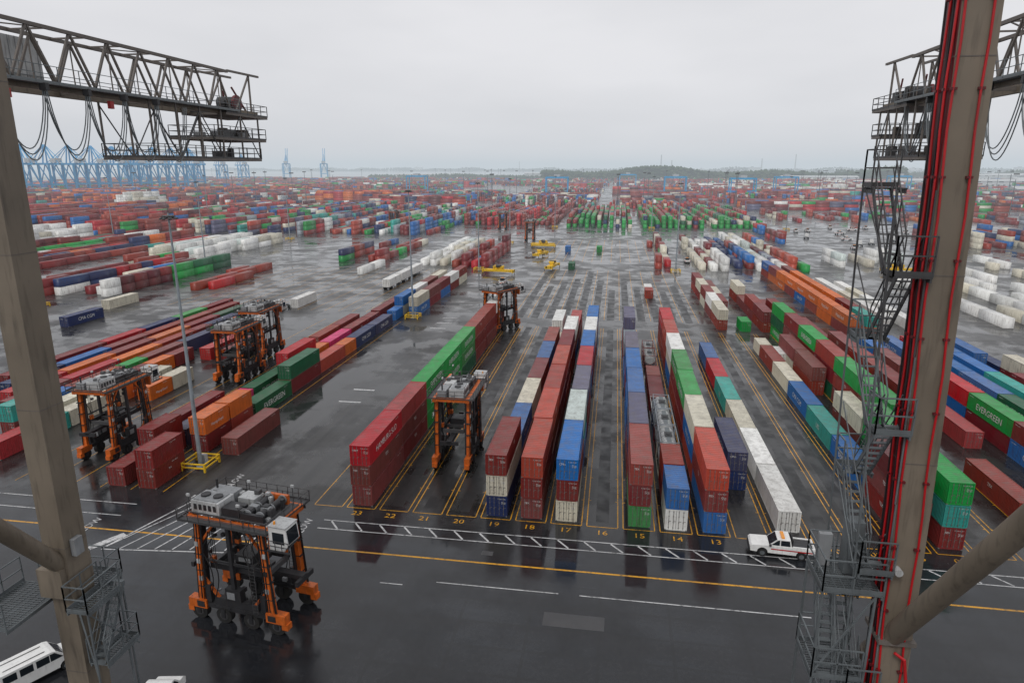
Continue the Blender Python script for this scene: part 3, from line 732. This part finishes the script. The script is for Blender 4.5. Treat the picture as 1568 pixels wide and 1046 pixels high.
def neighbour(X,ye,legs,m0,fx,house=True):
    b=B(); wd=3.2
    girder(b,X,wd,-25,ye-5,45.2,48.7)
    x0,x1=X-wd/2,X+wd/2
    for x in (x0,x1):
        b.beam((x,ye-5,48.8),(x,ye+1,48.9),.2,.2,'taupe2'); b.beam((x,ye-5,45),(x,ye,45),.3,.4,'taupe'); b.beam((x,ye-4,45),(x,ye-1,48.8),.15,.15,'taupe2'); b.beam((x,ye-1,45),(x,ye-1,48.8),.15,.15,'taupe2')
    machinery(b,X,m0,ye-1.2,44.7,wd)
    festoon(b,fx,8,m0+4,44.5,13,4.2)
    for lx in legs:
        crane_leg(b,lx,0,1.2,1.2,20); crane_leg(b,lx,0,1.2,1.2,-9)
    b.box(min(legs),max(legs),19.3,20.7,52,54.5,'taupe'); b.box(min(legs),max(legs),-9.7,-8.3,52,54.5,'taupe')
    for x in (x0,x1):
        for y in (20,-9): b.beam((x,y,48.7),(x,y,53),.8,.8,'taupe')
    for x in (x0,x1): b.cyl((x,5,72),(x,34,49),.12,'taupe2',8); b.beam((x,5,53),(x,5,72),.6,.6,'taupe')
    if house:
        b.box(x0-3.2,x0-1.1,40,47.5,45.3,48.6,'lgrey')
        for y in np.arange(40,47.5,.6): b.box(x0-1.1,x0-1.07,y,y+.05,45.3,48.6,'grey')
    for i in range(3): b.box(x1+.3,x1+.55,30+i*9,30.4+i*9,43.8,44.35,'red')
    return b
obj('quay_crane',neighbour(-40.5,70.5,(-57,-27.5),52,-37.6).mesh('quay_crane'))
obj('quay_crane',neighbour(26.5,71,(15.6,41),60,24.2,False).mesh('quay_crane'))

# ---------------------------------------------------------------- vehicles
def wheel(b,x,y,r=.38,w=.25):
    b.cyl((x,y-w/2,r),(x,y+w/2,r),r,'tyre',20); s=1 if y>0 else -1
    b.cyl((x,y+s*w/2,r),(x,y+s*(w/2+.012),r),r*.6,'galv',14)
def arc(cx,cz,r,n=8):
    return [(cx+r*math.cos(t),cz+r*math.sin(t)) for t in np.linspace(math.pi,0,n)]
def pickup():
    b=B()
    low=[(-2.9,.55)]+arc(-1.75,.45,.5)+arc(1.75,.45,.5)+[(2.85,.5),(2.9,.95),(2.75,1.12),(1.2,1.2),(-2.9,1.2)]
    b.prof(low,-.97,.97,'white')
    b.prof([(-.85,1.2),(1.2,1.2),(.45,1.85),(-.7,1.88)],-.86,.86,'white')
    for s in (-1,1):
        y=s*.865; fs=(0,1,2,3) if s<0 else (3,2,1,0)
        b.add([(.25,y,1.24),(1.0,y,1.24),(.42,y,1.78),(.25,y,1.8)],[fs],'glass'); b.add([(-.72,y,1.24),(.15,y,1.24),(.15,y,1.8),(-.62,y,1.8)],[fs],'glass')
        b.box(-2.7,1.0,s*.972-.004,s*.972+.004,.82,.94,'red'); b.box(1.0,1.2,s*1.0-.12,s*1.0+.12,1.2,1.36,'dark')
    b.add([(1.17,-.78,1.235),(1.17,.78,1.235),(.5,.78,1.82),(.5,-.78,1.82)],[(0,1,2,3)],'glass')
    b.box(-2.75,-1.0,-.8,.8,1.2,1.205,'dark'); 
    for s in (-1,1): b.box(-2.85,-.9,min(s*.8,s*.95),max(s*.8,s*.95),1.2,1.3,'white')
    b.box(-2.9,-2.8,-.95,.95,1.2,1.3,'white'); b.box(2.86,2.98,-.9,.9,.5,.72,'dark'); b.box(-3.0,-2.88,-.9,.9,.5,.68,'dark')
    for s in (-1,1): b.box(2.84,2.91,s*.75-.15,s*.75+.15,.82,.98,'lgrey'); b.box(-2.915,-2.9,s*.85-.08,s*.85+.08,.8,1.1,'lens')
    b.box(-.2,.1,-.6,.6,1.87,2.0,'amber'); b.box(-.95,-.88,-.8,.8,1.2,1.95,'dark')
    for x in (-1.75,1.75):
        for y in (-.86,.86): wheel(b,x,y)
    return b.mesh('pickup')
pm=pickup()
obj('pickup_truck',pm,(18.6,65.6,.0),math.radians(176),scale=(1.1,1.1,1.1))
for x,y,r in ((112,440,1.5),(120,444,1.6),(135,430,.3),(150,455,0),(163,470,1.5),(128,395,.1),(118,352,1.5),(141,470,1.4),(176,440,1.6),(185,445,1.6),(-38,226,1.57),(31,290,1.57)):
    obj('pickup_truck',pm,(x,y,0),r,scale=(1.1,1.1,1.1))
def van():
    b=B()
    low=[(-2.7,.5)]+arc(-1.7,.42,.46)+arc(1.75,.42,.46)+[(2.65,.5),(2.72,.95),(2.4,1.2),(1.85,1.3),(1.2,2.0),(.9,2.1),(-2.5,2.12),(-2.68,1.9)]
    b.prof(low,-.97,.97,'white')
    for s in (-1,1):
        y=s*.975; fs=(0,1,2,3) if s<0 else (3,2,1,0)
        b.add([(.75,y,1.3),(1.65,y,1.3),(1.1,y,1.92),(.75,y,1.95)],[fs],'glass')
        for x in (-2.4,-1.3,-.2): b.add([(x,y,1.3),(x+.9,y,1.3),(x+.9,y,1.93),(x,y,1.93)],[fs],'glass')
    b.add([(1.86,-.85,1.33),(1.86,.85,1.33),(1.24,.8,1.98),(1.24,-.8,1.98)],[(0,1,2,3)],'glass')
    b.box(-2.2,.6,-.5,-.45,2.12,2.16,'dark');b.box(-2.2,.6,.45,.5,2.12,2.16,'dark')
    for x in (-1.7,1.75):
        for y in (-.87,.87): wheel(b,x,y,.36)
    return b.mesh('van')
vm=van(); obj('white_van',vm,(-44.4,38.2,0),math.radians(62)); obj('white_van',vm,(-32.4,36.2,0),math.radians(100))
def tractor():
    b=B(); b.box(-3,2.6,-.5,.5,.8,1.1,'dark'); b.prof([(.9,1.0),(2.7,1.0),(2.7,1.9),(2.45,2.9),(.9,2.9)],-1.15,.6,'white')
    b.add([(2.71,-1.0,1.95),(2.71,.45,1.95),(2.47,.45,2.8),(2.47,-1.0,2.8)],[(0,1,2,3)],'glass'); b.box(1.1,2.3,-1.165,-1.15,1.9,2.7,'glass')
    for x in (-2.2,1.8):
        for y in (-1,1): wheel(b,x,y,.5,.4)
    return b.mesh('tractor')
tm=tractor(); obj('terminal_tractor',tm,(-93.4,173.5,0),math.radians(-90))
for x,y in ((125,365),(133,372),(150,390),(108,400)): obj('terminal_tractor',tm,(x,y,0),math.radians(80))
def chassis():
    b=B()
    for s in (-.5,.5): b.box(s-.08,s+.08,0,12.2,.75,1.08,'galvd')
    for y in (0,4,8,12): b.box(-1.1,1.1,y,y+.2,.85,1.08,'galvd')
    for y in (1.4,2.8):
        for x in (-1,1): b.cyl((x-.25,y,.5),(x+.25,y,.5),.5,'tyre',16)
    b.box(-.6,-.4,9.4,9.6,0,.8,'galvd'); b.box(.4,.6,9.4,9.6,0,.8,'galvd')
    return b.mesh('chassis')
ch=chassis()
for i in range(3): obj('trailer_chassis',ch,(-74,207+i*13.5,0))
def spreader():
    b=B(); b.box(-6,6,-.9,-.5,.9,1.5,'yellow'); b.box(-6,6,.5,.9,.9,1.5,'yellow'); b.box(-2,2,-.5,.5,1.0,2.2,'yellow'); b.box(-4.6,4.6,-.5,.5,1.05,1.45,'yellow')
    for x in (-6,5.7): b.box(x,x+.3,-1.2,1.2,.7,1.5,'yellow')
    for x in (-6,5.7):
        for y in (-1.2,1.05): b.box(x,x+.15,y,y+.15,0,.7,'dark')
    b.box(-.7,.7,-.9,.9,2.2,2.7,'dark'); 
    for x in (-1.6,1.6): b.cyl((x,-.8,2.3),(x,.8,2.3),.35,'yellow',12)
    return b.mesh('spreader')
sm=spreader()
for x,y,r in ((-43,246,-.15),(-36,338,-.1),(-33,300,1.3),(-24,262,1.4),(-35,332,-.1),(108,272,.1)): obj('container_spreader',sm,(x,y,0),r).scale=(1,1.3,1.3)

# ---------------------------------------------------------------- distant blue cranes
def bluecrane(k='blue',up=False):
    b=B()
    for y in (-15,15):
        for x in (-10,10):
            b.beam((x,y,0),(x,y,44),2.4,2.4,k)
        b.beam((-10,y,14),(10,y,14),1.8,2.2,k); b.beam((-10,y,44),(10,y,44),1.8,2.6,k)
        b.beam((-10,y,14),(0,y,44),1.2,1.2,k); b.beam((10,y,14),(0,y,44),1.2,1.2,k)
    for x in (-10,10): b.beam((x,-15,14),(x,15,14),1.8,2.2,k); b.beam((x,-15,14),(x,15,44),1.2,1.2,k); b.beam((x,-15,44),(x,15,44),1.6,2,k)
    for x in (-3,3): 
        b.beam((x,-30,44),(x,18,44),1.4,2.9,k)
        if up: b.beam((x,18,45),(x,34,92),1.4,2.6,k)
        else: b.beam((x,18,44),(x,68,44),1.4,2.9,k)
        b.beam((x,15,44),(x*.4,10,72),1.5,1.5,k); b.beam((x,-12,44),(x*.4,10,72),1.2,1.2,k)
        b.beam((x*.4,10,72),(x,-28,46),.7,.7,k); b.beam((x*.4,10,72),(x,34,92) if up else (x,46,46),.7,.7,k)
        if not up: b.beam((x*.4,10,72),(x,66,46),.7,.7,k)
    b.box(-5,5,-24,-10,46,52,'lgrey')
    return b.mesh('blue_crane')
bc=bluecrane(); bcu=bluecrane('blue',True)
for i in range(13):
    t=i/12; obj('gantry_crane',bc,(-910+155*t,760+370*t,0),math.radians(70+R.uniform(-4,4)))
for x,y,u,s in ((-1000,1500,0,1),(-985,1590,0,1),(-985,1690,0,1.0),(-1198,2349,1,1.15),(-1062,2370,1,1.15),(-1150,1500,0,1.1),(-1250,1600,0,1.1)): obj('gantry_crane',bcu if u else bc,(x,y,0),math.radians(45 if not u else 20),scale=(s,s,s))
def rtg():
    b=B()
    for y in (-6,6):
        for x in (-12,12): b.beam((x,y,1),(x,y,20),1,1,'blue'); b.box(x-1,x+1,y-1.5,y+1.5,0,2,'dark')
        b.beam((-12,y,20),(12,y,20),1.2,1.6,'blue')
    for x in (-12,12): b.beam((x,-6,2),(x,6,2),.8,.8,'blue'); b.beam((x,-6,20),(x,6,20),.8,.8,'blue')
    b.box(-3,3,-5,5,20.8,23,'lgrey'); return b.mesh('rtg')
rg=rtg()
for x,y in ((-78,900),(150,850),(80,960),(230,980),(-300,1000),(420,1100),(20,1250)): obj('yard_gantry_crane',rg,(x,y,0),0,scale=(1.2,1.2,1.3))

# ---------------------------------------------------------------- warehouses
def warehouse(w,d,h):
    b=B(); b.box(-w/2,w/2,0,d,0,h,'roof')
    b.add([(-w/2-1,-1,h),(w/2+1,-1,h),(w/2+1,d+1,h),(-w/2-1,d+1,h),(-w/2-1,d/2,h+4),(w/2+1,d/2,h+4)],[(0,1,5,4),(2,3,4,5),(0,4,3),(1,2,5)],'lgrey')
    x=-w/2+6
    while x<w/2-6: b.box(x,x+4,-.2,0,.2,5,'dark'); x+=10
    for i in range(int(w/20)): b.box(-w/2+8+i*20,-w/2+16+i*20,-.15,0,h-2.2,h-1.0,'glass')
    return b.mesh('warehouse')
for x,y,w,d,h in ((700,1500,260,60,12),(1050,1700,300,70,12),(820,1250,160,50,10),(560,2000,200,60,12),(1300,2100,300,80,14),(330,2150,180,60,11),(-250,2440,160,50,16),(620,1050,120,40,9),(1500,2600,400,90,14),(1250,2300,300,60,14),(-700,2420,220,60,12),(520,760,70,30,8)):
    obj('warehouse',warehouse(w,d,h),(x,y,0),R.uniform(-.1,.1))
# ---------------------------------------------------------------- distant tree belts and skyline
b=B()
def clump(x,y,z,r):
    vs=[];
    for dx,dy,dz in ((1,0,0),(-1,0,0),(0,1,0),(0,-1,0),(0,0,1),(0,0,-1)):
        q=r*R.uniform(.6,1.2); vs.append((x+dx*q,y+dy*q,z+dz*q))
    b.add(vs,[(0,2,4),(2,1,4),(1,3,4),(3,0,4),(2,0,5),(1,2,5),(3,1,5),(0,3,5)],'foliage')
def belt(x0,x1,y0,y1,n,h):
    for _ in range(n):
        t=R.random(); x=x0+(x1-x0)*t; hh=h*(.65+.35*math.sin(x*.013)*math.sin(x*.0047+1)+R.uniform(-.12,.12)); y=y0+(y1-y0)*t+R.uniform(-60,60)
        for z in (hh*.3,hh*.6,hh*.9): clump(x+R.uniform(-5,5),y+R.uniform(-5,5),z*R.uniform(.85,1.1),R.uniform(4,8))
belt(-230,820,2150,2150,3600,38)
belt(820,3600,2700,3200,2400,26)
belt(-4200,-100,6200,6100,1800,34)
belt(-100,4200,5200,5200,1500,38)
belt(-900,-200,2420,2450,500,12)
obj('distant_trees',b.mesh('trees'))
b=B()
for _ in range(70):
    y=R.uniform(3600,6000); x=R.uniform(-y*.85,y*.75); 
    if x<0: y=6300
    w=R.uniform(20,90); h=R.uniform(12,38); b.box(x,x+w,y,y+30,0,h,R.choice(('roof','lgrey','grey'))); b.box(x+w*.2,x+w*.4,y+5,y+20,h,h+R.uniform(3,8),'grey')
for x,y,h in ((260,4200,110),(330,4300,80),(900,4500,90),(1150,4700,120),(-900,6300,90)): b.cyl((x,y,0),(x,y,h),5,'lgrey',8,3)
obj('distant_industrial_skyline',b.mesh('skyline'))

# ---------------------------------------------------------------- haze over the far yard: absorbing volume whose own glow imitates scattered light
m=bpy.data.materials.new('haze_glow'); m.use_nodes=True; nt=m.node_tree; nt.nodes.clear()
out=nt.nodes.new('ShaderNodeOutputMaterial'); ab=nt.nodes.new('ShaderNodeVolumeAbsorption'); em=nt.nodes.new('ShaderNodeEmission'); ad=nt.nodes.new('ShaderNodeAddShader')
S=.00024
ab.inputs['Color'].default_value=(0,0,0,1); ab.inputs['Density'].default_value=S
em.inputs['Color'].default_value=(.56,.62,.67,1); em.inputs['Strength'].default_value=S
nt.links.new(ab.outputs[0],ad.inputs[0]); nt.links.new(em.outputs[0],ad.inputs[1]); nt.links.new(ad.outputs[0],out.inputs['Volume'])
M['haze_glow']=m
b=B(); b.box(-15000,15000,210,14500,-5,110,'haze_glow'); obj('haze_glow',b.mesh('haze_glow'))

# ---------------------------------------------------------------- world, sun, camera
w=bpy.data.worlds.new('World'); sc.world=w; w.use_nodes=True; nt=w.node_tree; bg=nt.nodes['Background']
el,az=math.radians(52),math.radians(200)
sky=nt.nodes.new('ShaderNodeTexSky'); sky.sky_type='NISHITA'; sky.sun_disc=False; sky.sun_elevation=el; sky.sun_rotation=az; sky.dust_density=4
hs=nt.nodes.new('ShaderNodeHueSaturation'); hs.inputs['Saturation'].default_value=.12; nt.links.new(sky.outputs[0],hs.inputs['Color'])
tc=nt.nodes.new('ShaderNodeTexCoord'); mp=nt.nodes.new('ShaderNodeMapping'); mp.inputs['Scale'].default_value=(1,1,3.5); nt.links.new(tc.outputs['Generated'],mp.inputs[0])
nz=nt.nodes.new('ShaderNodeTexNoise'); nz.inputs['Scale'].default_value=1.6; nz.inputs['Detail'].default_value=4; nt.links.new(mp.outputs[0],nz.inputs['Vector'])
cr=nt.nodes.new('ShaderNodeMapRange'); nt.links.new(nz.outputs[0],cr.inputs[0]); cr.inputs[1].default_value=.3;cr.inputs[2].default_value=.7
mx=mixc(nt,cr.outputs[0],(6.6,6.7,7.05),(8.4,8.4,8.7))
mx2=mixc(nt,.9,hs.outputs[0],mx)
nt.links.new(mx2,bg.inputs[0]); bg.inputs[1].default_value=.1
sd=bpy.data.lights.new('sun','SUN'); sd.energy=1.1; sd.angle=math.radians(18); sd.color=(1,.97,.93)
so=bpy.data.objects.new('sun',sd); COL.objects.link(so)
dirv=Vector((math.sin(az)*math.cos(el),math.cos(az)*math.cos(el),math.sin(el)))
so.rotation_euler=dirv.to_track_quat('Z','Y').to_euler(); so.location=(0,0,200)
cd=bpy.data.cameras.new('camera'); co=bpy.data.objects.new('camera',cd); COL.objects.link(co)
cd.sensor_width=36; cd.lens=23.23; cd.clip_end=40000; cd.clip_start=.1
co.location=(0,0,39.5); co.rotation_euler=(math.radians(90-14.78),0,math.radians(8.75)); sc.camera=co
sc.view_settings.view_transform='Standard'; sc.view_settings.look='None'; sc.view_settings.exposure=0
